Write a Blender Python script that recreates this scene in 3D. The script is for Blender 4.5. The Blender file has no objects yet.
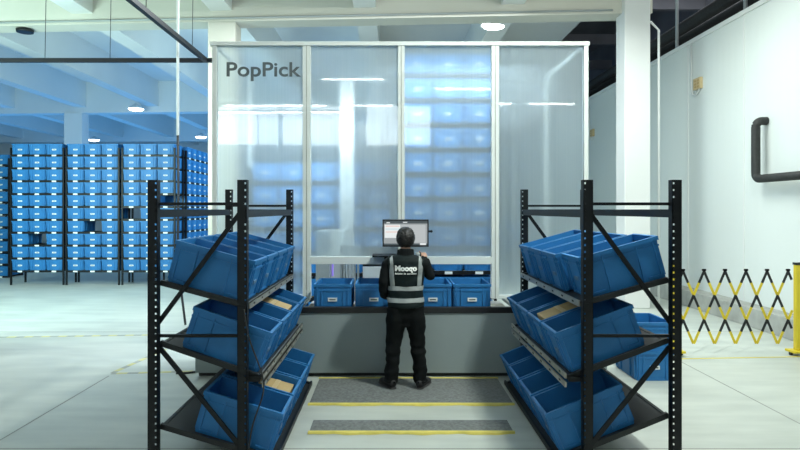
import bpy, bmesh, math, random
from mathutils import Vector, Matrix
random.seed(4)
scn = bpy.context.scene
R = math.radians
H = 1.88            # eye height
F = 587.0           # focal length in pixels of the 800 px frame

# ------------------------------------------------------------------ camera
cd = bpy.data.cameras.new('camera')
cam = bpy.data.objects.new('camera', cd)
scn.collection.objects.link(cam)
cam.location = (0, 0, H)
cam.rotation_euler = (R(90), 0, 0)
cd.sensor_width = 36
cd.lens = F / 800 * 36
cd.shift_x = 10 / 800
cd.shift_y = -15 / 800
cd.clip_end = 200
scn.camera = cam

# ------------------------------------------------------------------ world, lights, exposure
w = bpy.data.worlds.new('world'); scn.world = w; w.use_nodes = True
w.node_tree.nodes['Background'].inputs[0].default_value = (0.55, 0.72, 0.80, 1)
w.node_tree.nodes['Background'].inputs[1].default_value = 0.5
scn.view_settings.view_transform = 'Standard'
scn.view_settings.look = 'None'
scn.view_settings.gamma = 1.0
scn.view_settings.use_curve_mapping = False
scn.view_settings.exposure = 0.0

def area(name, loc, rot, sx, sy, power, col):
    l = bpy.data.lights.new(name, 'AREA'); l.shape = 'RECTANGLE'; l.size = sx; l.size_y = sy
    l.energy = power; l.color = col
    o = bpy.data.objects.new(name, l); scn.collection.objects.link(o)
    o.location = loc; o.rotation_euler = rot
    return o
# key: hall lamps in front of the station, up to the right of the camera
area('key_lamp', (2.6, 3.9, 5.8), (R(26), R(26), 0), 0.4, 0.4, 335, (0.93, 1.0, 0.93))
area('hall_lamp_right', (3.7, 8.8, 5.7), (R(-6), 0, 0), 1.3, 1.3, 140, (0.93, 1.0, 0.94))
area('hall_lamp_left', (-7.0, 8.8, 5.7), (0, 0, 0), 6, 6, 210, (0.88, 0.99, 0.98))
area('hall_lamp_behind_station', (-0.2, 10.2, 5.75), (0, 0, 0), 5.5, 2.2, 300, (0.88, 0.97, 1.0))
# unseen cool fill added to brighten the tote fronts in the storage bay
area('store_front_fill', (-8.3, 8.2, 2.9), (R(90), 0, R(-4)), 3.0, 1.6, 450, (0.68, 1.0, 0.94))
area('store_uplight_fill', (-11, 25, 2.2), (R(180), 0, 0), 18, 14, 700, (0.07, 0.40, 1.0))  # added uplight that tints the far ceiling blue
area('dim_hall_fill', (8.3, 13, 9.2), (0, 0, 0), 2, 8, 420, (0.9, 0.95, 1.0))  # added out of view to lift the dark neighbouring hall
area('station_inner_fill_left', (-1.15, 7.62, 3.3), (R(42), 0, 0), 1.9, 0.25, 125, (0.80, 0.93, 1.0))  # added between panels and rack to brighten the left totes
area('station_inner_fill', (0.9, 7.62, 3.88), (R(30), 0, 0), 1.9, 0.25, 60, (0.80, 0.93, 1.0))  # added fill for the totes behind the third panel
area('store_side_fill', (-2.6, 15.8, 3.2), (0, R(90), 0), 4, 4, 160, (0.5, 0.8, 1.0))  # added bluish fill facing the side run of totes

# ------------------------------------------------------------------ materials
def mat(name, col, rough=0.5, metal=0.0, var=0.0, vscale=3.0, spec=0.5, emis=None, estr=1.0):
    m = bpy.data.materials.new(name); m.use_nodes = True
    nt = m.node_tree; b = nt.nodes['Principled BSDF']
    b.inputs['Base Color'].default_value = (*col, 1)
    b.inputs['Roughness'].default_value = rough
    b.inputs['Metallic'].default_value = metal
    b.inputs['Specular IOR Level'].default_value = spec
    if var > 0:
        tc = nt.nodes.new('ShaderNodeTexCoord'); n = nt.nodes.new('ShaderNodeTexNoise')
        n.inputs['Scale'].default_value = vscale; n.inputs['Detail'].default_value = 6
        r = nt.nodes.new('ShaderNodeValToRGB')
        r.color_ramp.elements[0].position = 0.3; r.color_ramp.elements[1].position = 0.7
        r.color_ramp.elements[0].color = (*[max(0, c * (1 - var)) for c in col], 1)
        r.color_ramp.elements[1].color = (*[min(1, c * (1 + var)) for c in col], 1)
        nt.links.new(tc.outputs['Object'], n.inputs['Vector'])
        nt.links.new(n.outputs['Fac'], r.inputs['Fac'])
        nt.links.new(r.outputs['Color'], b.inputs['Base Color'])
    if emis:
        b.inputs['Emission Color'].default_value = (*emis, 1)
        b.inputs['Emission Strength'].default_value = estr
    return m

M = {}
M['tote'] = mat('tote_blue_plastic', (0.016, 0.165, 0.42), 0.5, var=0.08, vscale=6)
M['tag'] = mat('white_paper_tag', (0.80, 0.84, 0.82), 0.6)
M['tagprint'] = mat('tag_print', (0.12, 0.13, 0.14), 0.7)
M['black_metal'] = mat('black_powder_coat', (0.006, 0.008, 0.010), 0.45, var=0.15, vscale=9, spec=0.3)
M['deck'] = mat('dark_deck_sheet', (0.014, 0.017, 0.019), 0.45, 0.0, var=0.15, vscale=4, spec=0.4)
M['steel'] = mat('galvanised_rail', (0.42, 0.42, 0.38), 0.38, 0.55, var=0.12, vscale=12)
M['hole'] = mat('punched_hole', (0.03, 0.03, 0.03), 0.8)
M['alu'] = mat('station_aluminium', (0.70, 0.75, 0.73), 0.45, 0.0, var=0.03)
M['skirt'] = mat('station_skirt_grey', (0.27, 0.325, 0.33), 0.42, var=0.03, vscale=2)
M['counter'] = mat('counter_grey_sheet', (0.30, 0.32, 0.30), 0.35, 0.3, var=0.08)
M['black_plastic'] = mat('black_plastic', (0.012, 0.013, 0.015), 0.35)
M['letter'] = mat('lettering_grey', (0.10, 0.12, 0.125), 0.5)
M['plaster'] = mat('white_concrete', (0.74, 0.75, 0.73), 0.75, var=0.03, vscale=0.8)
M['cream'] = mat('cream_painted_concrete', (0.62, 0.60, 0.52), 0.75, var=0.03, vscale=0.8)
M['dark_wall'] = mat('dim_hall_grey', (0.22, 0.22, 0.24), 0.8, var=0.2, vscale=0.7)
M['white_paint'] = mat('white_paint', (0.75, 0.77, 0.75), 0.45)
M['kraft'] = mat('kraft_cardboard', (0.50, 0.36, 0.17), 0.75, var=0.08, vscale=14)
M['tape'] = mat('parcel_tape', (0.60, 0.47, 0.25), 0.3)
M['yellow'] = mat('safety_yellow', (0.72, 0.56, 0.03), 0.45)
M['mat_yellow'] = mat('mat_edge_yellow', (0.70, 0.60, 0.13), 0.7, var=0.1, vscale=8)
M['mat_grey'] = mat('mat_foam_grey', (0.16, 0.172, 0.168), 0.85, var=0.3, vscale=40)
M['cable'] = mat('black_cable', (0.014, 0.015, 0.018), 0.5)
M['insul'] = mat('black_insulation', (0.022, 0.024, 0.023), 0.65, var=0.25, vscale=18)
M['curb'] = mat('curb_concrete', (0.36, 0.37, 0.34), 0.85, var=0.15, vscale=5)
M['lamp'] = mat('lit_lamp_glass', (1, 1, 1), 0.4, emis=(0.9, 1.0, 1.0), estr=9)
M['tube'] = mat('lit_tube', (1, 1, 1), 0.4, emis=(0.93, 1.0, 0.97), estr=28)
M['day'] = mat('daylit_window_glass', (1, 1, 1), 0.3, emis=(0.86, 0.97, 1.0), estr=4.2)
M['jacket'] = mat('black_jacket', (0.006, 0.008, 0.009), 0.82, var=0.3, vscale=14, spec=0.15)
M['vest'] = mat('dark_vest', (0.006, 0.013, 0.014), 0.7, var=0.15, vscale=10, spec=0.2)
M['reflect'] = mat('reflective_tape', (0.30, 0.33, 0.33), 0.55, var=0.12, vscale=25)
M['vestprint'] = mat('vest_white_print', (0.85, 0.87, 0.85), 0.6)
M['skin'] = mat('skin', (0.46, 0.27, 0.19), 0.55)
M['hair'] = mat('black_hair', (0.010, 0.009, 0.009), 0.5, var=0.5, vscale=40)
M['shoe'] = mat('black_shoe', (0.012, 0.012, 0.013), 0.5)
M['sole'] = mat('shoe_sole', (0.05, 0.05, 0.05), 0.7)
M['screen'] = mat('screen_base_grey', (0.0, 0.0, 0.0), 0.3, emis=(0.33, 0.36, 0.37), estr=1)
M['scr_dark'] = mat('screen_bar_dark', (0, 0, 0), 0.3, emis=(0.07, 0.09, 0.10), estr=1)
M['scr_white'] = mat('screen_white', (0, 0, 0), 0.3, emis=(0.80, 0.84, 0.84), estr=1)
M['scr_pale'] = mat('screen_pale', (0, 0, 0), 0.3, emis=(0.48, 0.51, 0.52), estr=1)
M['scr_red'] = mat('screen_red', (0, 0, 0), 0.3, emis=(0.8, 0.35, 0.25), estr=1)
M['scr_cyan'] = mat('screen_cyan', (0, 0, 0), 0.3, emis=(0.35, 0.62, 0.72), estr=1)
M['led'] = mat('violet_led', (0.1, 0.1, 0.2), 0.3, emis=(0.35, 0.25, 1.0), estr=0.7)
M['grille'] = mat('machine_grille_grey', (0.40, 0.43, 0.43), 0.45, 0.2)

# concrete floor, worn
def floor_mat():
    m = mat('sealed_concrete_floor', (0.52, 0.55, 0.50), 0.34)
    nt = m.node_tree; b = nt.nodes['Principled BSDF']; L = nt.links
    tc = nt.nodes.new('ShaderNodeTexCoord')
    n1 = nt.nodes.new('ShaderNodeTexNoise'); n1.inputs['Scale'].default_value = 0.35; n1.inputs['Detail'].default_value = 8
    mp = nt.nodes.new('ShaderNodeMapping'); mp.inputs['Scale'].default_value = (0.5, 2.2, 1)
    n2 = nt.nodes.new('ShaderNodeTexNoise'); n2.inputs['Scale'].default_value = 2.2; n2.inputs['Detail'].default_value = 10
    L.new(tc.outputs['Object'], n1.inputs['Vector']); L.new(tc.outputs['Object'], mp.inputs['Vector']); L.new(mp.outputs[0], n2.inputs['Vector'])
    a = nt.nodes.new('ShaderNodeMath'); a.operation = 'ADD'; L.new(n1.outputs['Fac'], a.inputs[0]); L.new(n2.outputs['Fac'], a.inputs[1])
    r = nt.nodes.new('ShaderNodeValToRGB')
    mr = nt.nodes.new('ShaderNodeMath'); mr.operation = 'MULTIPLY'; mr.inputs[1].default_value = 0.5
    L.new(a.outputs[0], mr.inputs[0]); L.new(mr.outputs[0], r.inputs['Fac'])
    r.color_ramp.elements[0].position = 0.35; r.color_ramp.elements[0].color = (0.40, 0.435, 0.40, 1)
    r.color_ramp.elements[1].position = 0.66; r.color_ramp.elements[1].color = (0.60, 0.635, 0.575, 1)
    L.new(r.outputs['Color'], b.inputs['Base Color'])
    rr = nt.nodes.new('ShaderNodeMapRange'); rr.inputs['To Min'].default_value = 0.28; rr.inputs['To Max'].default_value = 0.55
    L.new(n2.outputs['Fac'], rr.inputs['Value']); L.new(rr.outputs[0], b.inputs['Roughness'])
    return m
M['floor'] = floor_mat()

# fluted polycarbonate sheet: part see-through (scattering), part milky, glossy face
def poly_mat():
    m = bpy.data.materials.new('fluted_polycarbonate'); m.use_nodes = True
    nt = m.node_tree; L = nt.links
    for n in list(nt.nodes):
        if n.type != 'OUTPUT_MATERIAL': nt.nodes.remove(n)
    out = nt.nodes['Material Output']
    tc = nt.nodes.new('ShaderNodeTexCoord')
    mp = nt.nodes.new('ShaderNodeMapping'); mp.inputs['Scale'].default_value = (60, 60, 0.02)
    n = nt.nodes.new('ShaderNodeTexNoise'); n.inputs['Scale'].default_value = 1.0; n.inputs['Detail'].default_value = 3
    L.new(tc.outputs['Object'], mp.inputs[0]); L.new(mp.outputs[0], n.inputs['Vector'])
    rf = nt.nodes.new('ShaderNodeBsdfRefraction'); rf.inputs['IOR'].default_value = 1.12; rf.inputs['Roughness'].default_value = 0.34
    rf.inputs['Color'].default_value = (0.93, 0.97, 0.98, 1)
    tr = nt.nodes.new('ShaderNodeBsdfTransparent'); tr.inputs['Color'].default_value = (0.93, 0.97, 0.98, 1)
    mx0 = nt.nodes.new('ShaderNodeMixShader'); mx0.inputs[0].default_value = 0.08
    L.new(rf.outputs[0], mx0.inputs[1]); L.new(tr.outputs[0], mx0.inputs[2])
    df = nt.nodes.new('ShaderNodeBsdfDiffuse'); df.inputs['Color'].default_value = (0.62, 0.70, 0.72, 1)
    tl = nt.nodes.new('ShaderNodeBsdfTranslucent'); tl.inputs['Color'].default_value = (0.66, 0.76, 0.80, 1)
    mx1 = nt.nodes.new('ShaderNodeMixShader'); mx1.inputs[0].default_value = 0.5
    L.new(df.outputs[0], mx1.inputs[1]); L.new(tl.outputs[0], mx1.inputs[2])
    mr = nt.nodes.new('ShaderNodeMapRange'); mr.inputs['From Min'].default_value = 0.25; mr.inputs['From Max'].default_value = 0.75
    mr.inputs['To Min'].default_value = 0.12; mr.inputs['To Max'].default_value = 0.46
    L.new(n.outputs['Fac'], mr.inputs['Value'])
    mx2 = nt.nodes.new('ShaderNodeMixShader'); L.new(mr.outputs[0], mx2.inputs[0])
    L.new(mx0.outputs[0], mx2.inputs[1]); L.new(mx1.outputs[0], mx2.inputs[2])
    gl = nt.nodes.new('ShaderNodeBsdfGlossy'); gl.inputs['Roughness'].default_value = 0.03
    bump = nt.nodes.new('ShaderNodeBump'); bump.inputs['Strength'].default_value = 0.06; bump.inputs['Distance'].default_value = 0.02
    n2 = nt.nodes.new('ShaderNodeTexNoise'); n2.inputs['Scale'].default_value = 0.9; n2.inputs['Detail'].default_value = 1
    L.new(tc.outputs['Object'], n2.inputs['Vector']); L.new(n2.outputs['Fac'], bump.inputs['Height']); L.new(bump.outputs[0], gl.inputs['Normal'])
    mx3 = nt.nodes.new('ShaderNodeMixShader'); mx3.inputs[0].default_value = 0.10
    L.new(mx2.outputs[0], mx3.inputs[1]); L.new(gl.outputs[0], mx3.inputs[2])
    L.new(mx3.outputs[0], out.inputs['Surface'])
    return m
M['poly'] = poly_mat()

# ribbed insulated wall panels
def ribbed_mat():
    m = mat('ribbed_insulated_panel', (0.72, 0.77, 0.74), 0.30)
    nt = m.node_tree; b = nt.nodes['Principled BSDF']; L = nt.links
    tc = nt.nodes.new('ShaderNodeTexCoord')
    wv = nt.nodes.new('ShaderNodeTexWave'); wv.bands_direction = 'Y'; wv.inputs['Scale'].default_value = 1.6; wv.inputs['Distortion'].default_value = 0
    L.new(tc.outputs['Object'], wv.inputs['Vector'])
    bp = nt.nodes.new('ShaderNodeBump'); bp.inputs['Strength'].default_value = 0.22; bp.inputs['Distance'].default_value = 0.004
    L.new(wv.outputs['Fac'], bp.inputs['Height']); L.new(bp.outputs[0], b.inputs['Normal'])
    return m
M['panelwall'] = ribbed_mat()

def stripe_mat():
    m = mat('dashed_floor_tape', (0.5, 0.5, 0.1), 0.6)
    nt = m.node_tree; b = nt.nodes['Principled BSDF']; L = nt.links
    tc = nt.nodes.new('ShaderNodeTexCoord')
    wv = nt.nodes.new('ShaderNodeTexWave'); wv.bands_direction = 'X'; wv.inputs['Scale'].default_value = 1.3
    L.new(tc.outputs['Object'], wv.inputs['Vector'])
    r = nt.nodes.new('ShaderNodeValToRGB'); r.color_ramp.interpolation = 'CONSTANT'
    r.color_ramp.elements[0].color = (0.36, 0.38, 0.34, 1); r.color_ramp.elements[1].color = (0.60, 0.57, 0.26, 1)
    r.color_ramp.elements[1].position = 0.5
    L.new(wv.outputs['Fac'], r.inputs['Fac']); L.new(r.outputs[0], b.inputs['Base Color'])
    return m
M['stripe'] = stripe_mat()

# ------------------------------------------------------------------ mesh helpers
def bx(bm, x0, x1, y0, y1, z0, z1, mi=0):
    v = [bm.verts.new(p) for p in ((x0,y0,z0),(x1,y0,z0),(x1,y1,z0),(x0,y1,z0),(x0,y0,z1),(x1,y0,z1),(x1,y1,z1),(x0,y1,z1))]
    for f in ((0,3,2,1),(4,5,6,7),(0,1,5,4),(1,2,6,5),(2,3,7,6),(3,0,4,7)):
        bm.faces.new([v[i] for i in f]).material_index = mi
def frus(bm, w0, l0, w1, l1, z0, z1, caps=True, flip=False):
    """tapered rectangular tube / block centred on the axis"""
    a = [bm.verts.new(p) for p in ((-w0,-l0,z0),(w0,-l0,z0),(w0,l0,z0),(-w0,l0,z0))]
    b = [bm.verts.new(p) for p in ((-w1,-l1,z1),(w1,-l1,z1),(w1,l1,z1),(-w1,l1,z1))]
    for i in range(4):
        j = (i+1) % 4
        q = [a[i], a[j], b[j], b[i]]
        bm.faces.new(q[::-1] if flip else q)
    return a, b
def bar(bm, p, q, wx, wy, mi=0):
    """rectangular bar from p to q"""
    p = Vector(p); q = Vector(q); d = (q-p).normalized()
    up = Vector((0,1,0)) if abs(d.y) < 0.9 else Vector((0,0,1))
    s = d.cross(up).normalized(); t = s.cross(d).normalized()
    v = []
    for c in (p, q):
        for a, b in ((-1,-1),(1,-1),(1,1),(-1,1)):
            v.append(bm.verts.new(c + s*a*wx/2 + t*b*wy/2))
    for f in ((0,3,2,1),(4,5,6,7),(0,1,5,4),(1,2,6,5),(2,3,7,6),(3,0,4,7)):
        bm.faces.new([v[i] for i in f]).material_index = mi
def loft(bm, pts, rad, seg=16, up=(0,1,0), mi=0):
    """closed tube through pts; rad = list of (rs, rt); s = d x up"""
    pts = [Vector(p) for p in pts]; rings = []
    up = Vector(up)
    for i, p in enumerate(pts):
        d = (pts[min(i+1, len(pts)-1)] - pts[max(i-1, 0)]).normalized()
        u = up if abs(d.dot(up)) < 0.93 else Vector((0.3, 0.1, 1)).normalized()
        s = d.cross(u).normalized(); t = s.cross(d).normalized()
        rs, rt = rad[i] if isinstance(rad[i], tuple) else (rad[i], rad[i])
        rings.append([bm.verts.new(p + s*math.cos(2*math.pi*k/seg)*rs + t*math.sin(2*math.pi*k/seg)*rt) for k in range(seg)])
    for a, b in zip(rings, rings[1:]):
        for k in range(seg):
            f = bm.faces.new((a[k], a[(k+1)%seg], b[(k+1)%seg], b[k])); f.material_index = mi; f.smooth = True
    bm.faces.new(rings[0][::-1]).material_index = mi; bm.faces.new(rings[-1]).material_index = mi
def tube(bm, pts, r, seg=12, mi=0):
    loft(bm, pts, [r]*len(pts), seg, up=(0.13, 0.21, 0.97), mi=mi)
def ball(bm, c, r, seg=20, mi=0):
    n0 = len(bm.verts)
    g = bmesh.ops.create_uvsphere(bm, u_segments=seg, v_segments=seg//2, radius=1)
    for v in g['verts']:
        v.co = Vector((v.co.x*r[0]+c[0], v.co.y*r[1]+c[1], v.co.z*r[2]+c[2]))
        for f in v.link_faces: f.material_index = mi; f.smooth = True
def obj(name, bm, mats, parent=None, bevel=0, recalc=True, smooth=False):
    if recalc: bmesh.ops.recalc_face_normals(bm, faces=bm.faces[:])
    me = bpy.data.meshes.new(name); bm.to_mesh(me); bm.free()
    for m in (mats if isinstance(mats, (list, tuple)) else [mats]): me.materials.append(m)
    if smooth:
        for p in me.polygons: p.use_smooth = True
    o = bpy.data.objects.new(name, me); scn.collection.objects.link(o)
    if parent: o.parent = parent
    if bevel:
        b = o.modifiers.new('bevel', 'BEVEL'); b.width = bevel; b.segments = 2; b.limit_method = 'ANGLE'
    return o
def tag(o, label, cat, group=None):
    o['label'] = label; o['category'] = cat
    if group: o['group'] = group
    return o
def thing(name, label, cat, loc=(0,0,0), rot=(0,0,0), group=None):
    o = bpy.data.objects.new(name, None); scn.collection.objects.link(o)
    o.empty_display_size = 0.1
    o.location = loc; o.rotation_euler = rot
    return tag(o, label, cat, group)
def struct(name, bm, m, **k):
    o = obj(name, bm, m, **k); o['kind'] = 'structure'; return o
def NB(): return bmesh.new()
def dup(root, loc, rot, label, group, scale=None):
    r = root.copy(); scn.collection.objects.link(r); r.location = loc; r.rotation_euler = rot
    if scale: r.scale = scale
    r['label'] = label
    r['group'] = group
    for ch in list(root.children):
        c = ch.copy(); scn.collection.objects.link(c); c.parent = r
        for g in ch.children:
            d = g.copy(); scn.collection.objects.link(d); d.parent = c
    return r
def text_mesh(name, s, size, extr, m, parent, offset=0.0, width=None):
    cu = bpy.data.curves.new(name, 'FONT'); cu.body = s; cu.size = size; cu.extrude = extr; cu.offset = offset
    cu.align_x = 'CENTER'; cu.resolution_u = 6
    t = bpy.data.objects.new('tmp', cu); scn.collection.objects.link(t)
    dg = bpy.context.evaluated_depsgraph_get(); me = bpy.data.meshes.new_from_object(t.evaluated_get(dg))
    bpy.data.objects.remove(t)
    me.materials.clear(); me.materials.append(m)
    xs = [v.co.x for v in me.vertices]
    if width:
        k = width / (max(xs) - min(xs)); c = (max(xs)+min(xs))/2
        for v in me.vertices: v.co.x = (v.co.x - c) * k
    o = bpy.data.objects.new(name, me); scn.collection.objects.link(o); o.parent = parent
    return o

# ------------------------------------------------------------------ the setting
bm = NB(); bx(bm, -26, 11, -7, 37, -0.1, 0); struct('floor', bm, M['floor'])
bm = NB()
for (a, b, c, d) in ((-26, 9.05, 11, 9.062),): bx(bm, a, c, b, d, 0.0005, 0.0015)
bx(bm, -3.19, -3.178, 3, 6.65, 0.0005, 0.0015)
bx(bm, 3.6, 3.61, 3, 16, 0.0005, 0.0015); bx(bm, -10, 8, 4.62, 4.63, 0.0005, 0.0015)
struct('trim_1', bm, mat('floor_joint', (0.26, 0.27, 0.25), 0.8))

bm = NB(); bx(bm, -26, 5.06, -7, 36.5, H+5.0, H+5.3); struct('ceiling', bm, M['plaster'])
YAW = -0.062    # the roof beams run slightly out of square with the station
def ybeam(x, d0): return d0 + YAW * (x + 6.0)
n = 2
for d0, m in ((12.0, 'cream'), (22.6, 'plaster'), (32, 'plaster')):
    bm = NB()
    a = (-26, 5.06)
    v = []
    for x in a:
        y = ybeam(x, d0)
        for yy, zz in ((y, H+3.80), (y+0.45, H+3.80), (y+0.45, H+5.0), (y, H+5.0)): v.append(bm.verts.new((x, yy, zz)))
    for f in ((0,1,2,3),(7,6,5,4),(0,4,5,1),(1,5,6,2),(2,6,7,3),(3,7,4,0)): bm.faces.new([v[i] for i in f])
    struct('trim_%d' % n, bm, M[m]); n += 1
for x in (-20.8, -17.9, -15.0, -12.1, -9.2, -6.3, -3.4, -0.5, 2.4):
    bm = NB(); bx(bm, x-0.22, x+0.22, -7, 36.5, H+4.02, H+5.0); struct('trim_%d' % n, bm, M['plaster']); n += 1
# columns
def column(x0, x1, y0, y1, m, zt=H+3.8):
    global n
    bm = NB(); bx(bm, x0, x1, y0, y1, 0, zt); struct('trim_%d' % n, bm, m, bevel=0.015); n += 1
column(4.48, 4.97, 11.2, 11.64, M['plaster'], H+4.995)
column(-3.68, -3.12, 11.85, 12.3, M['cream'])
column(-12.75, -12.05, 22.95, 23.5, M['plaster'])
# walls
WX = 6.1
bm = NB(); bx(bm, WX, WX+0.12, 3.0, 36, 0.31, H+3.36); struct('wall_right', bm, M['panelwall'])
bm = NB(); bx(bm, 5.78, WX+0.12, 3.0, 36, 0, 0.31); struct('baseboard_right', bm, M['curb'], bevel=0.01)
bm = NB()
bx(bm, WX-0.03, WX+0.15, 3.0, 36, H+3.36, H+3.44)
for k, y in enumerate((4.4, 6.3, 8.2, 10.1, 12.0, 13.9, 15.8)):
    bx(bm, WX-0.008, WX, y, y+0.03, 0.31, H+3.36)
struct('trim_%d' % n, bm, M['white_paint']); n += 1
bm = NB(); bx(bm, -26, 11, 36.5, 36.8, 0, H+5.0); struct('wall_back', bm, M['plaster'])
bm = NB(); bx(bm, -26.2, -26, -7, 36.5, 0, H+5.0); struct('wall_left', bm, M['plaster'])
# far side of the dim neighbouring hall
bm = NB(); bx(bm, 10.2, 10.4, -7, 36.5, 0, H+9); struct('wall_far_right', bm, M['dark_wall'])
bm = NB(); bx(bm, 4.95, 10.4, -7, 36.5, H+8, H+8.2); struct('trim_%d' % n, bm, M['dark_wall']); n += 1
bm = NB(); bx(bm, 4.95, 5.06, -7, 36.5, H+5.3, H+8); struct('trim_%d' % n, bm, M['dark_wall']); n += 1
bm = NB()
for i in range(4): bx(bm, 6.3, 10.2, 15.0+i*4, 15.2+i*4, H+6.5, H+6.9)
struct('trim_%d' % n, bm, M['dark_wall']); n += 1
# wall behind the camera with a row of high windows
bm = NB()
zs0, zs1 = 4.25, 5.75
bx(bm, -26, 10.4, -7.2, -7.0, 0, zs0); bx(bm, -26, 10.4, -7.2, -7.0, zs1, H+5.2)
wins = [(-6.4, -4.1), (-4.0, -1.7), (-0.9, 1.5)]
xs = sorted(wins)
edge = -26
for a, b in xs:
    bx(bm, edge, a, -7.2, -7.0, zs0, zs1); edge = b
bx(bm, edge, 10.4, -7.2, -7.0, zs0, zs1)
struct('wall_front', bm, M['plaster'])
for k, (a, b) in enumerate(xs):
    bm = NB()
    for q in range(4):
        x = a + (b-a-0.03)*q/3; bx(bm, x, x+0.03, -7.16, -7.04, zs0, zs1)
    for z in (zs0, zs1-0.05): bx(bm, a, b, -7.16, -7.04, z, z+0.05)
    wf = struct('window_%d' % (k+1), bm, M['white_paint'])
    bm = NB(); bx(bm, a, b, -7.11, -7.09, zs0, zs1); obj('pane', bm, M['day'], wf)

# floor tapes
def tape(p, q, wd, m, label, group=None):
    p = Vector((*p, 0.0)); q = Vector((*q, 0.0)); d = q-p; L = d.length
    bm = NB(); bx(bm, 0, L, -wd/2, wd/2, 0.0005, 0.003)
    o = obj('floor_tape', bm, m); o.location = p; o.rotation_euler = (0, 0, math.atan2(d.y, d.x)); tag(o, label, 'tape', group)
tape((-7.4, 8.55), (-2.55, 8.90), 0.07, M['stripe'], 'dashed yellow tape line running across the floor in front of the far tote racks')
tape((-3.2, 6.74), (-2.3, 6.84), 0.06, M['stripe'], 'dashed yellow tape line on the floor behind the left rack, leading to the right')
tape((-3.2, 6.78), (-3.02, 8.0), 0.06, M['stripe'], 'dashed yellow tape line on the floor, running away towards the tote racks')
tape((3.2, 7.38), (5.3, 7.52), 0.035, M['mat_yellow'], 'thin plain yellow tape line on the floor before the folding barrier')

# ------------------------------------------------------------------ totes
TW, TL, TH = 0.43, 0.62, 0.32
def make_tote():
    t = thing('tote', 'blue plastic tote', 'tote')
    bm = NB()
    w, l, h = TW/2, TL/2, TH
    # outer shell
    a, b = frus(bm, w-0.020, l-0.020, w-0.010, l-0.010, 0.0, h-0.012)
    bm.faces.new(a[::-1])
    c, d = frus(bm, w-0.028, l-0.028, w-0.022, l-0.022, 0.012, h, flip=True)
    bm.faces.new(c)
    # rim ring + second collar
    for z0, z1, o in ((h-0.030, h, 0.0), (h-0.075, h-0.062, 0.006)):
        for s in (-1, 1):
            bx(bm, s*(w-o), s*(w-0.022), -l+o, l-o, z0, z1)
            bx(bm, -w+0.022, w-0.022, s*(l-o), s*(l-0.022), z0, z1)
    # ribs on the long sides
    for s in (-1, 1):
        for y in (-0.265, -0.13, 0.13, 0.265):
            bx(bm, s*(w-0.024), s*(w-0.002), y-0.005, y+0.005, 0.02, h-0.03)
        for yy in (-0.215, 0.215):
            bx(bm, s*(w-0.024), s*(w-0.008), yy-0.045, yy+0.045, 0.02, 0.035)
        # ribs on the short ends, hand grip band
        for x in (-0.175, -0.125, 0.125, 0.175):
            bx(bm, x-0.006, x+0.006, s*(l-0.024), s*(l-0.003), 0.02, h-0.03)
        bx(bm, -0.125, 0.125, s*(l-0.024), s*(l-0.005), h-0.082, h-0.066)
        bx(bm, -0.18, 0.18, s*(l-0.026), s*(l-0.010), 0.0, 0.018)
    bm.faces.ensure_lookup_table()
    obj('body', bm, M['tote'], t, recalc=False)
    bm = NB(); bx(bm, -0.052, 0.052, -l+0.004, -l+0.018, 0.125, 0.165)
    bx(bm, -0.036, 0.036, -l+0.0025, -l+0.0045, 0.138, 0.152, 1)
    obj('label_card', bm, [M['tag'], M['tagprint']], t)
    return t
tote0 = make_tote(); tote_used = [False]; clean_card = [c for c in tote0.children if c.name.startswith('label_card')][0].data
def tote(loc, rot, label, group, scale=None):
    if not tote_used[0]:
        tote_used[0] = True
        tote0.location = loc; tote0.rotation_euler = rot; tote0['label'] = label; tote0['group'] = group
        if scale: tote0.scale = scale
        return tote0
    t = dup(tote0, loc, rot, label, group, scale)
    for c in t.children:
        if c.name.startswith('label_card'): c.data = clean_card
    return t

# ------------------------------------------------------------------ pitched pick racks beside the aisle
def post_bm(z1, wd=0.070, dp=0.06, side=1):
    """open C upright; front web punched with real holes in one column near the aisle side and one in the middle"""
    bm = NB()
    hw = 0.006; t = 0.003
    cols = [(-0.5*wd, None)]
    pitch = 0.05
    xs = [-wd/2, side*0.024-hw, side*0.024+hw, wd/2]
    for y0, y1 in ((-dp/2, -dp/2+t),):
        k = 0; z = 0.0
        while z < z1 - 1e-6:
            ztop = min(z+pitch, z1); ha, hb = z+0.018, z+0.032
            if hb < ztop:
                bx(bm, xs[0], xs[1], y0, y1, z, ztop); bx(bm, xs[2], xs[3], y0, y1, z, ztop)
                bx(bm, xs[1], xs[2], y0, y1, z, ha); bx(bm, xs[1], xs[2], y0, y1, hb, ztop)
            else: bx(bm, xs[0], xs[3], y0, y1, z, ztop)
            z = ztop
    s = -side
    bx(bm, s*wd/2, s*(wd/2-t), -dp/2, dp/2, 0, z1)
    # aisle-side flange, narrow, so light passes the holes
    bx(bm, side*wd/2, side*(wd/2-t), -dp/2, dp/2, 0, z1)
    bx(bm, s*wd/2, s*(wd/2-0.014), dp/2-t, dp/2, 0, z1)
    return bm
D0, D1 = 4.30, 6.31
ZP = 2.10
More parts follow.
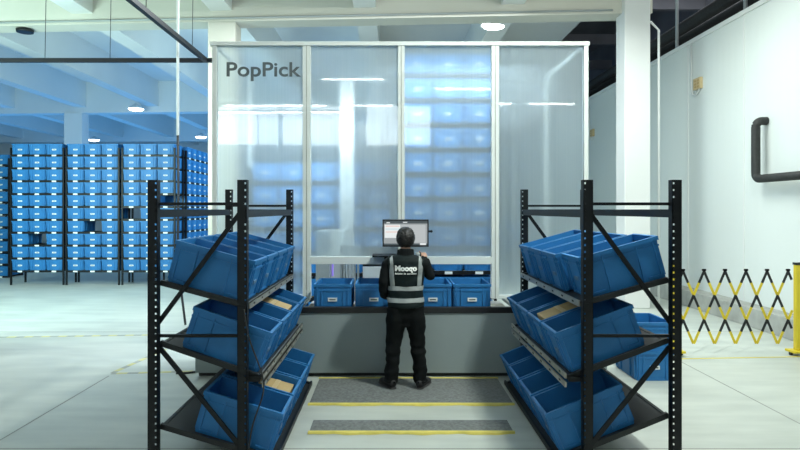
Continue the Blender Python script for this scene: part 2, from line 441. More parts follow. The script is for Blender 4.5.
def pick_rack(sgn, xin, xout, rows, label):
    """sgn -1 = left rack. rows = [(inner bottom x, z, angle deg)]"""
    t = thing('flow_rack', label, 'rack', (0, 0, 0))
    for x, nm in ((xin, 1), (xout, 0)):
        for y in (D0, D1):
            inner = -sgn
            sd = inner if nm == 0 else -inner
            if nm == 1: sd = -sgn * -1
            p = obj('post', post_bm(ZP, side=-sgn), M['black_metal'], t); p.location = (x, y, 0)
            bm = NB(); bx(bm, -0.06, 0.06, -0.045, 0.045, 0, 0.006); f = obj('foot_plate', bm, M['black_metal'], p)
    # frame struts and braces, near and far frame
    for y in (D0+0.02, D1+0.02):
        for z in (1.925, 0.955):
            bm = NB(); bar(bm, (xin, y, z), (xout, y, z), 0.022, 0.022); obj('strut', bm, M['black_metal'], t)
        bm = NB(); bar(bm, (xin-sgn*-0.0, y+0.012, 1.90), (xout, y+0.012, 1.02), 0.032, 0.018); obj('brace', bm, M['black_metal'], t)
        bm = NB(); bar(bm, (xout, y+0.012, 0.90), (xin, y+0.012, 0.10), 0.032, 0.018); obj('brace', bm, M['black_metal'], t)
    for x in (xin, xout):
        bm = NB(); bx(bm, x-0.025, x+0.025, D0+0.03, D1-0.03, 1.825, 1.885)
        bx(bm, x-0.028, x+0.028, D0+0.03, D0+0.035, 1.80, 1.91)
        obj('beam', bm, M['black_metal'], t)
    for k, (xb, zb, ang) in enumerate(rows):
        a = R(ang); ln = abs(xout - xb)/math.cos(a)
        bm = NB()
        # deck: local u runs outward and upward from the inner bottom edge
        def P(u, v, y): return Vector((xb + sgn*(u*math.cos(a) + v*math.sin(a))*1.0, y, zb + u*math.sin(a) - v*math.cos(a)))
        def slab(u0, u1, v0, v1, y0, y1):
            q = [bm.verts.new(P(u, v, y)) for y in (y0, y1) for u, v in ((u0,v0),(u1,v0),(u1,v1),(u0,v1))]
            for f in ((0,1,2,3),(7,6,5,4),(0,4,5,1),(1,5,6,2),(2,6,7,3),(3,7,4,0)): bm.faces.new([q[i] for i in f])
        slab(-0.035, ln-0.04, 0.006, 0.012, D0+0.06, D1-0.06)
        for yy in (D0+0.045, D1-0.075): slab(-0.035, ln-0.03, -0.012, 0.028, yy, yy+0.03)
        slab(ln-0.055, ln-0.035, 0.0, 0.03, D0+0.06, D1-0.06)
        dk = obj('shelf', bm, M['deck'], t)
        # punched lip rail towards the aisle
        def rail(z_off, hgt):
            bm = NB()
            xr = xb - sgn*0.045
            y0, y1 = D0+0.04, D1-0.04
            zc = zb - 0.012 + z_off
            bx(bm, xr-0.006, xr+0.006, y0, y1, zc-hgt/2, zc+hgt/2)
            bx(bm, xr-0.006+sgn*0.012, xr+0.006, y0, y1, zc+hgt/2-0.004, zc+hgt/2)
            m = 7
            for i in range(m):
                yy = y0 + (i+0.5)*(y1-y0)/m
                bx(bm, xr - 0.0075, xr + 0.0075, yy-0.022, yy+0.022, zc-0.007, zc+0.007, 1)
            obj('lip_rail', bm, [M['steel'], M['hole']], dk, 'galvanised punched rail' if False else 0)
        if k == 0: rail(0, 0.045)
        elif k == 1: rail(0.01, 0.038); rail(-0.055, 0.038)
        else:
            bm = NB(); xr = xb - sgn*0.045; bx(bm, xr-0.01, xr+0.01, D0+0.04, D1-0.04, max(zb-0.03, 0.005), zb+0.012); obj('lip_rail', bm, M['black_metal'], dk)
        # tie brackets from the posts to the shelf
        for yy in (D0, D1):
            bm = NB(); bar(bm, (xin, yy+0.02 if yy == D0 else yy-0.04, zb-0.02), (xb-sgn*0.03, yy+0.02 if yy == D0 else yy-0.04, zb-0.02), 0.035, 0.012) if abs(xin-xb) > 0.06 else bx(bm, xin-0.03, xin+0.03, yy-0.035, yy-0.031, zb-0.05, zb+0.0)
            obj('bracket', bm, M['black_metal'], t)
    return t
LROWS = [(-1.085, 1.185, 15), (-0.985, 0.655, 19), (-0.885, 0.045, 16.5)]
RROWS = [(1.445, 1.20, 15.5), (1.345, 0.655, 20.5), (1.275, 0.05, 22)]
XIL, XOL, XIR, XOR = -1.077, -1.729, 1.443, 2.088
pick_rack(-1, XIL, XOL, LROWS, 'black pitched-shelf rack on the left of the aisle, loaded with blue totes')
pick_rack(1, XIR, XOR, RROWS, 'black pitched-shelf rack on the right of the aisle, next to the yellow barrier')
PITCH = 0.463
rown = ['top', 'middle', 'bottom']; posn = ['nearest the camera', 'second from the camera', 'third from the camera', 'farthest from the camera']
bm = NB(); bx(bm, -0.040, 0.040, -TL/2+0.006, -TL/2+0.018, 0.12, 0.148); _o = obj('label_card', bm, mat('blue_grey_tag', (0.10, 0.20, 0.33), 0.6)); grey_card = _o.data; bpy.data.objects.remove(_o)  # smaller, darker tag for the rack totes
def rack_totes(sgn, rows, side):
    for k, (xb, zb, ang) in enumerate(rows):
        a = R(ang)
        for i in range(4):
            y = D0 + 0.085 + TW/2 + i*PITCH
            extra = 0.012
            if sgn > 0 and k == 0: extra += (0.0, -0.02, -0.01, -0.02)[i]
            # tote bottom centre
            u = TL/2
            x = xb + sgn*u*math.cos(a); z = zb + u*math.sin(a) + 0.002
            if sgn > 0 and k == 0 and i == 0: x += 0.045*math.cos(a); z += 0.045*math.sin(a)
            tt = tote((x, y, z), (a, 0, R(90)*(-sgn)), 'blue tote tilted on the %s shelf of the %s rack, %s' % (rown[k], side, posn[i]),
                 'totes on the %s pick rack' % side)
            for c in tt.children:
                if c.name.startswith('label_card'): c.data = grey_card
rack_totes(-1, LROWS, 'left'); rack_totes(1, RROWS, 'right')
# cardboard parcels inside totes
def parcel(loc, rot, dims, label):
    t = thing('cardboard_box', label, 'box', loc, rot, 'cardboard parcels in the rack totes')
    bm = NB(); x, y, z = dims; bx(bm, -x/2, x/2, -y/2, y/2, 0, z); obj('carton', bm, M['kraft'], t, bevel=0.004)
    bm = NB(); bx(bm, -x/2-0.001, x/2+0.001, -0.02, 0.02, z-0.03, z+0.0015); obj('packing_tape', bm, M['tape'], t)
def in_tote(sgn, row, i, u, v, dims, label, lift=0.014):
    xb, zb, ang = row; a = R(ang)
    y = D0 + 0.085 + TW/2 + i*PITCH + v
    x = xb + sgn*(u*math.cos(a) - lift*math.sin(a)); z = zb + u*math.sin(a) + lift*math.cos(a)
    parcel((x, y, z), (a, 0, R(90)*(-sgn)), dims, label)
in_tote(-1, LROWS[1], 2, 0.22, 0.0, (0.26, 0.32, 0.29), 'cardboard parcel in a tote on the middle shelf of the left rack')
in_tote(-1, LROWS[2], 1, 0.19, 0.0, (0.30, 0.28, 0.27), 'cardboard parcel in a tote on the bottom shelf of the left rack')
in_tote(1, RROWS[1], 1, 0.24, -0.02, (0.26, 0.36, 0.30), 'taped cardboard parcel in a tote on the middle shelf of the right rack')

# cables hanging on the racks
def cable(pts, r, label, m='cable'):
    bm = NB(); pts = [Vector(p) for p in pts]; out = []
    for i in range(len(pts)-1):
        p0 = pts[max(i-1,0)]; p1 = pts[i]; p2 = pts[i+1]; p3 = pts[min(i+2, len(pts)-1)]
        for k in range(6):
            s = k/6; out.append(0.5*((2*p1)+(p2-p0)*s+(2*p0-5*p1+4*p2-p3)*s*s+(3*p1-p0-3*p2+p3)*s**3))
    out.append(pts[-1]); tube(bm, out, r, 8)
    return tag(obj('cable', bm, M[m]), label, 'cable')
cable([(-1.06, 4.255, 1.16), (-1.02, 4.25, 0.95), (-0.93, 4.25, 0.70), (-0.92, 4.25, 0.55), (-1.0, 4.25, 0.30), (-1.04, 4.25, 0.01)], 0.006, 'black cable hanging down from the top shelf of the left rack beside its post')
cable([(-2.45, 6.72, 0.008), (-2.32, 6.74, 0.012), (-2.24, 6.78, 0.012)], 0.012, 'short black cable end lying on the floor by the striped tape')

# ------------------------------------------------------------------ picking station
PY = 7.35; s_ = F/PY
def PX(px): return (px-390)/s_
def PZ(py): return H + (210-py)/s_
st = thing('picking_station', 'large picking station with grey counter and four tall translucent panels', 'machine', (0.1, PY, 0))
def spart(name, bm, m, **k):
    bmesh.ops.translate(bm, vec=(-0.1, -PY, 0), verts=bm.verts[:])
    lab = k.pop('lab', None); par = k.pop('par', st)
    o = obj(name, bm, m, par, **k)
    if lab: o['label'] = lab
    return o
SX0, SX1 = -2.19, 2.44
bm = NB(); bx(bm, SX0, SX1, 6.60, 6.64, 0.05, 0.72); spart('skirt_panel', bm, M['skirt'], lab='flat grey front panel')
bm = NB()
for x in (SX0, SX1-0.03): bx(bm, x, x+0.03, 6.642, PY, 0.05, 0.72)
spart('side_panel', bm, M['skirt'])
bm = NB(); bx(bm, SX0+0.02, SX1-0.02, 6.66, PY, 0, 0.05); spart('plinth', bm, M['black_plastic'])
bm = NB(); bx(bm, SX0-0.02, SX1+0.02, 6.585, 6.645, 0.722, 0.79); spart('counter_edge', bm, M['black_plastic'], bevel=0.006, lab='black bumper along the counter front')
# counter: flat ends left and right, sunk conveyor bed between
CX0, CX1 = PX(311)-0.02, 1.42
bm = NB(); bx(bm, SX0, CX0, 6.645, PY+0.1, 0.74, 0.775); bx(bm, CX1, SX1, 6.645, PY+0.1, 0.74, 0.775); spart('counter_top', bm, M['counter'])
bm = NB(); bx(bm, CX0, CX1, 6.645, PY+0.3, 0.68, 0.695)
for i in range(15): tube(bm, [(CX0+0.02, 6.69+i*0.045, 0.697), (CX1-0.02, 6.69+i*0.045, 0.697)], 0.018, 8)
spart('roller_bed', bm, M['steel'])
# posts
ZT = PZ(42.5)
post_x = [(213, 217.5, 0.775), (303, 311, 0.775), (398, 404.5, PZ(258)), (491, 498.5, 0.775), (583, 587.5, 0.775)]
for a, b, z0 in post_x:
    bm = NB(); bx(bm, PX(a), PX(b), PY-0.04, PY+0.04, z0, ZT-0.05)
    c = (PX(a)+PX(b))/2
    if b - a > 5: bx(bm, c-0.004, c+0.004, PY-0.044, PY-0.039, z0, ZT-0.05, 1)
    spart('upright_profile', bm, [M['alu'], M['counter']], bevel=0.004)
bm = NB(); bx(bm, PX(211), PX(588.5), PY-0.05, PY+0.05, ZT-0.05, ZT); spart('top_rail', bm, M['alu'], bevel=0.004)
bm = NB(); bx(bm, PX(311), PX(491), PY-0.042, PY+0.04, PZ(264), PZ(256.5)); spart('middle_rail', bm, M['alu'], bevel=0.004)
for a, b in ((217.5, 303), (498.5, 583)):
    bm = NB(); bx(bm, PX(a), PX(b), PY-0.042, PY+0.04, 0.775, 0.82); spart('bottom_rail', bm, M['alu'], bevel=0.004)
for a, b, z0 in ((217.5, 303, 0.82), (311, 398, PZ(256.5)), (404.5, 491, PZ(256.5)), (498.5, 583, 0.82)):
    bm = NB(); bx(bm, PX(a), PX(b), PY-0.006, PY+0.006, z0, ZT-0.05); spart('translucent_panel', bm, M['poly'])
sg = text_mesh('sign_lettering', 'PopPick', 0.25, 0.006, M['letter'], st, offset=0.0035, width=0.925)
sg.location = (PX(264)-0.1, -0.018, PZ(76.5)); sg.rotation_euler = (R(90), 0, 0); sg['label'] = 'dark grey PopPick lettering'
# side returns of the enclosure
for x in (PX(213), PX(587.5)-0.04):
    bm = NB(); bx(bm, x, x+0.04, PY+1.86, PY+1.9, 0, ZT-0.05); spart('upright_profile', bm, M['alu'])
    bm = NB(); bx(bm, x, x+0.04, PY+0.05, PY+1.9, ZT-0.05, ZT); spart('top_rail', bm, M['alu'])

# monitor on a bracket
mx, my, mz = 0.18, 6.78, 1.613
mt = thing('monitor', 'black flat monitor on the station upright, in front of the worker', 'monitor', (mx, my, mz))
W2, H2 = 0.267, 0.158
bm = NB(); bx(bm, -W2, W2, 0, 0.03, -H2, H2); obj('casing', bm, M['black_plastic'], mt, bevel=0.004)
bm = NB(); sw, sh = W2-0.016, H2-0.018
bx(bm, -sw, sw, -0.002, 0.001, -sh, sh, 0)
bx(bm, -sw, sw, -0.003, 0, sh-0.030, sh, 1)
bx(bm, -sw+0.01, -0.06, -0.004, 0, -sh+0.085, sh-0.042, 2)
for i, mi in ((0, 4), (1, 5), (2, 4)): bx(bm, -sw+0.02, -0.07, -0.005, 0, sh-0.062-i*0.034, sh-0.056-i*0.034, mi)
bx(bm, -0.05, sw-0.02, -0.004, 0, -sh+0.03, sh-0.045, 3)
bx(bm, -sw, sw, -0.0045, 0, -sh, -sh+0.020, 1)
bx(bm, sw-0.085, sw-0.015, -0.006, 0, -sh+0.003, -sh+0.024, 2)
bx(bm, -0.03, 0.02, -0.005, 0, sh-0.020, sh-0.010, 2); bx(bm, -sw+0.03, -sw+0.07, -0.005, 0, sh-0.026, sh-0.014, 2)
obj('screen', bm, [M['screen'], M['scr_dark'], M['scr_white'], M['scr_pale'], M['scr_red'], M['scr_cyan']], mt)
bm = NB(); bx(bm, -0.05, 0.05, 0.031, 0.05, -0.05, 0.05); bar(bm, (0, 0.05, 0), (-0.03, PY-0.045-my, 0), 0.05, 0.05); obj('bracket', bm, M['black_metal'], mt)
bm = NB(); tube(bm, [(W2+0.001, 0.015, 0.02), (W2+0.03, 0.015, 0.02)], 0.012, 10); ball(bm, (W2+0.032, 0.015, 0.02), (0.016, 0.016, 0.016), 12); obj('side_knob', bm, M['black_plastic'], mt)  # small black knob on the casing side
# small shelf with a hand scanner, left of the worker
sh_ = thing('bracket_shelf', 'small dark shelf fixed to the station rail left of the worker', 'shelf', (-0.05, 7.05, 1.32))
bm = NB(); bx(bm, -0.16, 0.16, -0.1, 0.255, 0, 0.018); bx(bm, -0.02, 0.02, 0.0, 0.255, -0.05, 0); obj('shelf_board', bm, M['black_metal'], sh_)

# totes on the counter
for (a, lab) in ((333, 'blue tote at the left end of the picking counter'), (374, 'blue tote on the picking counter, partly hidden by the worker\'s left side'),
                 (432.5, 'blue tote on the picking counter just right of the worker'), (471.5, 'blue tote at the right end of the picking counter')):
    x = (a-390)/(F/6.74)
    tote((x, 6.67+TL/2, 0.716), (0, 0, 0), lab, 'totes on the picking counter')

# things inside the station, behind the opening
def machine_unit(name, label, cat, parts):
    t = thing(name, label, cat, (0, 0, 0))
    for nm, fn, m in parts:
        bm = NB(); fn(bm); obj(nm, bm, m, t)
    return t
machine_unit('control_cabinet', 'pale grey machine cabinet inside the station opening, behind the left tote', 'cabinet', [
    ('housing', lambda b: bx(b, -0.98, -0.80, 7.75, 8.2, 0, 1.60), M['grille']),
    ('housing_top', lambda b: bx(b, -0.799, -0.60, 7.86, 8.2, 0, 1.60), M['alu']),
    ('led_strip', lambda b: bx(b, -0.775, -0.757, 7.84, 7.859, 1.0, 1.25), M['led']),
    ('ribbed_guard', lambda b: [bx(b, -0.66+i*0.045, -0.635+i*0.045, 7.74, 7.84, 0.6, 1.42) for i in range(6)], M['grille']),
])
machine_unit('conveyor_drive', 'dark drive box behind the station opening with a white plate below', 'machine', [
    ('drive_box', lambda b: bx(b, -0.36, 0.16, 7.80, 8.10, 1.13, 1.38), M['black_metal']),
    ('cover_plate', lambda b: bx(b, -0.36, 0.16, 7.76, 7.79, 0.0, 1.129), M['white_paint']),
])
mast = machine_unit('lift_mast', 'pale vertical lift mast seen blurred through the second panel', 'machine', [
    ('mast_profile', lambda b: bx(b, -0.72, -0.52, 8.45, 8.60, 0, 3.75), M['grille']),
    ('carriage', lambda b: (bx(b, -0.50, 0.10, 8.3, 8.6, 2.62, 2.85), bx(b, -0.45, -0.30, 8.3, 8.5, 2.85, 3.1)), M['black_metal']),
    ('base_plate', lambda b: bx(b, -0.8, -0.44, 8.4, 8.65, 0, 0.02), M['black_metal']),
])

# ------------------------------------------------------------------ storage racks full of totes
ordn = ['top', 'second', 'third', 'fourth', 'fifth', 'sixth', 'seventh', 'eighth', 'ninth', 'tenth', 'eleventh', 'twelfth']
def storage_bay(x0, y0, ncol, nrow, pitch, ztop, rot, label, tlabel, group, missing=(), twp=0.428, cards=True, tsx=0.965):
    """front-left bottom corner (x0,y0); local +x along the front, +y away"""
    wdt = ncol*twp + 0.03
    t = thing('storage_rack', label, 'rack', (x0, y0, 0), (0, 0, rot))
    zs = [ztop - 0.285 - pitch*k for k in range(nrow)]
    for (x, y) in ((0, 0.02), (wdt, 0.02), (0, 0.60), (wdt, 0.60)):
        bm = NB(); bx(bm, x-0.018, x+0.018, y-0.02, y+0.02, 0, ztop-0.12); obj('post', bm, M['black_metal'], t)
    for k, z in enumerate(zs):
        bm = NB(); bx(bm, 0.026, wdt-0.026, 0.0, 0.03, z-0.056, z-0.004); bx(bm, 0.026, wdt-0.026, 0.60, 0.63, z-0.056, z-0.004)
        for c in range(ncol+1):
            x = 0.035 + (wdt-0.09)*c/ncol; bx(bm, x, x+0.02, 0.031, 0.599, z-0.03, z-0.004)
        s = obj('shelf', bm, M['black_metal'], t)
        if cards is True or cards == k:
            for c in range(ncol):
                bm = NB(); x = 0.015+twp*(c+0.5); bx(bm, x-0.055, x+0.055, -0.004, -0.0005, z-0.050, z-0.012); obj('shelf_card', bm, M['tag'], s)
    Rm = Matrix.Rotation(rot, 3, 'Z')
    for k, z in enumerate(zs):
        for c in range(ncol):
            if (k, c) in missing: continue
            p = Rm @ Vector((0.015+twp*(c+0.5), 0.31+0.0, 0)) + Vector((x0, y0, 0))
            cn = tlabel[c]
            tote((p.x, p.y, z), (0, 0, rot), 'blue tote in the %s, %s row, %s' % (cn[0], (ordn[k] + ' from top') if k else 'topmost', cn[1]), group, (tsx, 1, 0.82))
    return t
def three(nm): return [(nm, 'left'), (nm, 'middle'), (nm, 'right')]
ZR = 3.56
storage_bay(-9.50, 14.7, 3, 10, 0.3225, ZR, 0, 'black storage bay of totes at far left, leftmost of the three front bays', three('left front bay'), 'totes in the far racks', {(7, 1)})
storage_bay(-8.11, 14.7, 3, 10, 0.3225, ZR, 0, 'black storage bay of totes, middle of the three front bays at far left', three('middle front bay'), 'totes in the far racks', {(6, 1)})
storage_bay(-6.71, 14.7, 3, 10, 0.3225, ZR, 0, 'black storage bay of totes, the front bay nearest the station', three('right front bay'), 'totes in the far racks', {(5, 0), (4, 2)})
sidel = [('side run', 'first behind the corner'), ('side run', 'second from the corner'), ('side run', 'third from the corner'), ('side run', 'fourth from the corner'), ('side run', 'fifth from the corner'), ('side run', 'last from the corner')]
storage_bay(-5.33, 15.40, 6, 10, 0.3225, ZR, R(90), 'black storage bay of totes seen end-on, running away beside the station', sidel, 'totes in the far racks', {(9, 5)})
storage_bay(-11.05, 16.3, 1, 10, 0.345, ZR-0.12, 0, 'separate black tote rack cut off by the left edge of the photograph', [('rack at the left picture edge', 'single file')], 'totes in the far racks')
# behind the translucent panels
storage_bay(0.165, 8.42, 3, 11, 0.355, 4.135, 0, 'black tote rack inside the station behind the third panel', three('rack behind the third panel'), 'totes inside the station', twp=0.44, cards=8, tsx=1)
storage_bay(-2.14, 9.0, 5, 7, 0.355, 2.62, 0, 'black tote rack inside the station behind the two left panels', [('rack behind the left panels', a) for a in ('far left', 'second from left', 'in the centre', 'second from right', 'rightmost')], 'totes inside the station', cards=-1)

# two stacked totes on the floor right of the racks
tote((2.70+TW/2, 6.45+TL/2, 0.0), (0, 0, 0), 'blue tote on the floor behind the right rack, lower of two', 'stacked totes on the floor')
tote((2.70+TW/2, 6.45+TL/2, 0.3205), (0, 0, 0), 'blue tote on top of another tote behind the right rack', 'stacked totes on the floor')

# ------------------------------------------------------------------ floor mats
def floor_mat_obj(x0, x1, y0, y1, label, back=True, taper=0.0):
    t = thing('floor_mat', label, 'mat', ((x0+x1)/2, (y0+y1)/2, 0))
    hx, hy = (x1-x0)/2, (y1-y0)/2
    bm = NB()
    N = 40
    for i in range(N):
        a = -hx + 2*hx*i/N; b = -hx + 2*hx*(i+1)/N
        bx(bm, a, b, -hy+0.05, hy-(0.04 if back else 0.0), 0.001, 0.013)
    bmesh.ops.remove_doubles(bm, verts=bm.verts[:], dist=1e-5)
    obj('mat_pad', bm, M['mat_grey'], t)
    def strip(y0_, y1_, nm):
        bm = NB(); v0 = None
        for i in range(N+1):
            x = -hx-0.01 + (2*hx+0.02)*i/N
            wob = 0.010*math.sin(i*0.5) + 0.006*math.sin(i*1.3+1)
            lift = 0.004 + 0.005*abs(math.sin(i*0.35))
            r = [bm.verts.new((x, y0_+wob, 0.002)), bm.verts.new((x, y0_+wob+0.01, 0.012+lift)), bm.verts.new((x, y1_, 0.015)), bm.verts.new((x, y1_, 0.002))]
            if v0:
                for k in range(4): bm.faces.new((v0[k], v0[(k+1)%4], r[(k+1)%4], r[k]))
            else: bm.faces.new(r)
            v0 = r
        bm.faces.new(v0[::-1])
        o = obj('edge_strip', bm, M['mat_yellow'], t); o['label'] = 'yellow edge strip'
    strip(-hy, -hy+0.055, 'f')
    if back: strip(hy-0.042, hy, 'b')
floor_mat_obj(-0.78, 1.19, 5.63, 6.55, 'grey foam floor mat with yellow edges under the worker\'s feet')
floor_mat_obj(-0.68, 1.04, 4.91, 5.22, 'narrow grey floor mat with a yellow front edge, nearest the camera', back=False)

# ------------------------------------------------------------------ worker
def fingers(bm, palm, fwd, side, up, curl, s=1.0):
    """palm centre, fwd = finger direction, side = towards the thumb"""
    fwd = Vector(fwd).normalized(); side = Vector(side).normalized(); up = Vector(up).normalized(); palm = Vector(palm)
    loft(bm, [palm - fwd*0.055, palm-fwd*0.02, palm + fwd*0.02, palm + fwd*0.045], [(0.028, 0.020), (0.038, 0.018), (0.042, 0.016), (0.036, 0.013)], 14, up=up)
    for i, (off, ln) in enumerate(((0.030, 0.068), (0.010, 0.078), (-0.010, 0.072), (-0.029, 0.056))):
        p = palm + fwd*0.035 + side*off; pts = [p]; d = fwd.copy()
        for k, fr in enumerate((0.45, 0.3, 0.25)):
            d = (d - up*curl[min(i, len(curl)-1)]*(0.5+0.5*k)).normalized(); pts.append(pts[-1] + d*ln*fr)
        loft(bm, pts, [0.0095, 0.009, 0.0082, 0.006], 10, up=side)
    p = palm - fwd*0.02 + side*0.032; d = (fwd*0.75 + side*0.65 - up*0.25).normalized()
    pts = [p, p+d*0.035, p+d*0.035+(d*0.5+fwd*0.6).normalized()*0.03, p+d*0.035+(d*0.5+fwd*0.6).normalized()*0.03+fwd*0.022]
    loft(bm, pts, [0.013, 0.0115, 0.0095, 0.007], 10, up=up)

def make_worker():
    base = (0.165, 6.19, 0)
    t = thing('person', 'worker in black clothes and dark vest with grey reflective bands, facing the monitor', 'person', base, (0, 0, 0))
    bm = NB()
    # torso (jacket + trousers seat)
    loft(bm, [(0,0.0,0.66),(0,0.0,0.76),(0,0,0.88),(0,0.01,0.98),(0,0.01,1.08),(0,0.005,1.18),(0,0,1.27),(0,0,1.335),(0,0.005,1.375),(0,0.01,1.41)],
         [(0.115,0.085),(0.165,0.115),(0.182,0.128),(0.178,0.125),(0.175,0.118),(0.182,0.120),(0.190,0.120),(0.186,0.105),(0.150,0.085),(0.075,0.062)], 32)
    # neck + head
    loft(bm, [(0,0.01,1.37),(0,0.018,1.43),(0,0.03,1.50)], [(0.070,0.066),(0.056,0.058),(0.054,0.058)], 18)
    ball(bm, (0,0.035,1.585), (0.076,0.094,0.108), 28)
    ball(bm, (0,0.075,1.525), (0.052,0.055,0.052), 20)        # jaw
    ball(bm, (0,0.134,1.570), (0.013,0.020,0.022), 12)        # nose
    for s in (-1,1):
        ball(bm, (s*0.079,0.03,1.575), (0.010,0.020,0.031), 12)   # ears
        ball(bm, (s*0.030,0.112,1.598), (0.022,0.014,0.012), 12)  # brows
        ball(bm, (s*0.014,0.122,1.528), (0.017,0.010,0.008), 10)  # lips
    # collar
    loft(bm, [(0,0.012,1.36),(0,0.018,1.42),(0,0.02,1.468)], [(0.105,0.092),(0.092,0.084),(0.086,0.082)], 20)
    # legs
    for s, fx in ((-1, -0.155), (1, 0.160)):
        loft(bm, [(s*0.088,0,0.86),(s*0.098,0.0,0.74),(s*0.112,0.01,0.62),(s*0.126+0,0.015,0.48),(s*0.138,0.0,0.34),(fx*0.93,-0.008,0.20),(fx,-0.01,0.075)],
             [(0.104,0.118),(0.108,0.115),(0.098,0.102),(0.082,0.088),(0.075,0.080),(0.072,0.078),(0.074,0.084)], 22)
    # left arm down, forearm forward
    loft(bm, [(-0.150,0,1.340),(-0.195,-0.005,1.305),(-0.218,-0.02,1.22),(-0.232,-0.03,1.12),(-0.235,-0.015,1.04),(-0.222,0.05,0.98),(-0.205,0.14,0.955),(-0.18,0.21,0.955)],
         [0.062,0.062,0.055,0.051,0.049,0.047,0.043,0.040], 18, up=(0.2,1,0.1))
    # right arm raised to the screen
    loft(bm, [(0.150,0,1.340),(0.195,0.0,1.310),(0.228,0.01,1.25),(0.258,0.03,1.185),(0.268,0.07,1.17),(0.262,0.125,1.21),(0.242,0.19,1.28),(0.228,0.235,1.33)],
         [0.062,0.062,0.055,0.051,0.051,0.047,0.043,0.040], 18, up=(0.2,1,0.1))
    o = obj('tmpbody', bm, M['jacket'])
    # hands joined to the forearms
    bm = NB(); bm.from_mesh(o.data)
    wr = Vector((0.222, 0.250, 1.345)); fwd = Vector((-0.16, 0.82, 0.42)).normalized()
    sd = Vector((-1, -0.15, 0.0)).normalized(); up = fwd.cross(sd).normalized()
    if up.z < 0: up = -up
    loft(bm, [wr-fwd*0.04, wr+fwd*0.03], [0.029, 0.026], 14); fingers(bm, wr+fwd*0.075, fwd, sd, up, (0.05, 0.75, 0.85, 0.9))
    wl = Vector((-0.172, 0.235, 0.957)); fl = Vector((0.12, 0.95, 0.05)).normalized(); sl = Vector((1, -0.12, 0.1)).normalized(); ul = sl.cross(fl).normalized()
    if ul.z < 0: ul = -ul
    loft(bm, [wl-fl*0.05, wl+fl*0.03], [0.029, 0.026], 14); fingers(bm, wl+fl*0.075, fl, sl, ul, (0.35, 0.4, 0.45, 0.5))
    bm.to_mesh(o.data); bm.free()
    rm = o.modifiers.new('r', 'REMESH'); rm.mode = 'VOXEL'; rm.voxel_size = 0.0062; rm.use_smooth_shade = True
    sm = o.modifiers.new('s', 'SMOOTH'); sm.factor = 0.5; sm.iterations = 3
    dg = bpy.context.evaluated_depsgraph_get()
    me = bpy.data.meshes.new_from_object(o.evaluated_get(dg)); bpy.data.objects.remove(o)
    bm = NB(); bm.from_mesh(me)
    from mathutils import noise
    # clean cut lines where materials meet and cloth folds
    def cut(co, no):
        bmesh.ops.bisect_plane(bm, geom=bm.verts[:]+bm.edges[:]+bm.faces[:], plane_co=co, plane_no=no, dist=1e-5)
    for z in (1.475, 0.895): cut((0,0,z), (0,0,1))
    bm.normal_update()
    for v in bm.verts:
        c = v.co
        if 0.09 < c.z < 1.38 and c.y < 0.2:
            k = noise.noise(Vector((c.x*9, c.y*9, c.z*13))) * 0.011
            if c.z < 0.85: k += 0.010*noise.noise(Vector((c.x*6+3, c.y*6, c.z*22)))*(1 if c.z < 0.45 else 0.5)
            v.co = c + v.normal*k
    def is_skin(c):
        if c.z > 1.475: return True
        if (c-wr).dot(fwd) > 0.005 and c.x > 0.1 and c.y > 0.15: return True
        if (c-wl).dot(fl) > 0.0 and c.x < 0.0 and c.y > 0.15: return True
        return False
    for f in bm.faces:
        c = f.calc_center_median(); f.smooth = True
        f.material_index = 1 if is_skin(c) else (2 if c.z < 0.895 and abs(c.x) < 0.2 and c.y < 0.14 else 0)
    body_bm = bm.copy()
    me2 = bpy.data.meshes.new('body'); bm.to_mesh(me2); bm.free()
    for m in (M['jacket'], M['skin'], mat('black_trousers', (0.005, 0.0065, 0.007), 0.85, var=0.25, vscale=12, spec=0.15)): me2.materials.append(m)
    body = bpy.data.objects.new('body', me2); scn.collection.objects.link(body); body.parent = t
    # garment shells cut from the body surface
    def shell(name, planes, keep, off, m, parent, thick=0.004):
        b = body_bm.copy()
        for co, no in planes: bmesh.ops.bisect_plane(b, geom=b.verts[:]+b.edges[:]+b.faces[:], plane_co=co, plane_no=no, dist=1e-5)
        bmesh.ops.delete(b, geom=[f for f in b.faces if not keep(f.calc_center_median())], context='FACES')
        b.normal_update()
        nn = {v: v.normal.copy() for v in b.verts}
        for v in b.verts: v.co += nn[v]*off
        for f in b.faces: f.material_index = 0; f.smooth = True
        me = bpy.data.meshes.new(name); b.to_mesh(me); b.free(); me.materials.append(m)
        oo = bpy.data.objects.new(name, me); scn.collection.objects.link(oo); oo.parent = parent
        md = oo.modifiers.new('sol', 'SOLIDIFY'); md.thickness = thick; md.offset = 1
        return oo
    VX = 0.183
    vest = shell('vest', [((s*VX,0,0),(1,0,0)) for s in (-1,1)] + [((0,0,0.865),(0,0,1)), ((0,0,1.40),(0,0,1)), ((0,0.06,0),(0,1,0)), ((s*0.2,0,0) and (0,0,1.16),(0,0,1))][:4] ,
                 lambda c: abs(c.x) < VX and 0.865 < c.z < 1.40 and not (c.y > 0.05 and abs(c.x) < 0.012) and not (c.z < 1.05 and c.x < -0.16 and c.y > 0.13), 0.010, M['vest'], t)
    vest['label'] = 'dark sleeveless safety vest'
    def band(z0, z1):
        b = shell('reflective_band', [((0,0,z0),(0,0,1)), ((0,0,z1),(0,0,1)), ((VX,0,0),(1,0,0)), ((-VX,0,0),(1,0,0))],
                  lambda c: abs(c.x) < VX and z0 < c.z < z1 and not (c.x < -0.15 and c.y > 0.12), 0.0145, M['reflect'], vest, 0.003)
        b['label'] = 'light grey reflective band'
    band(1.040, 1.088); band(0.915, 0.962)
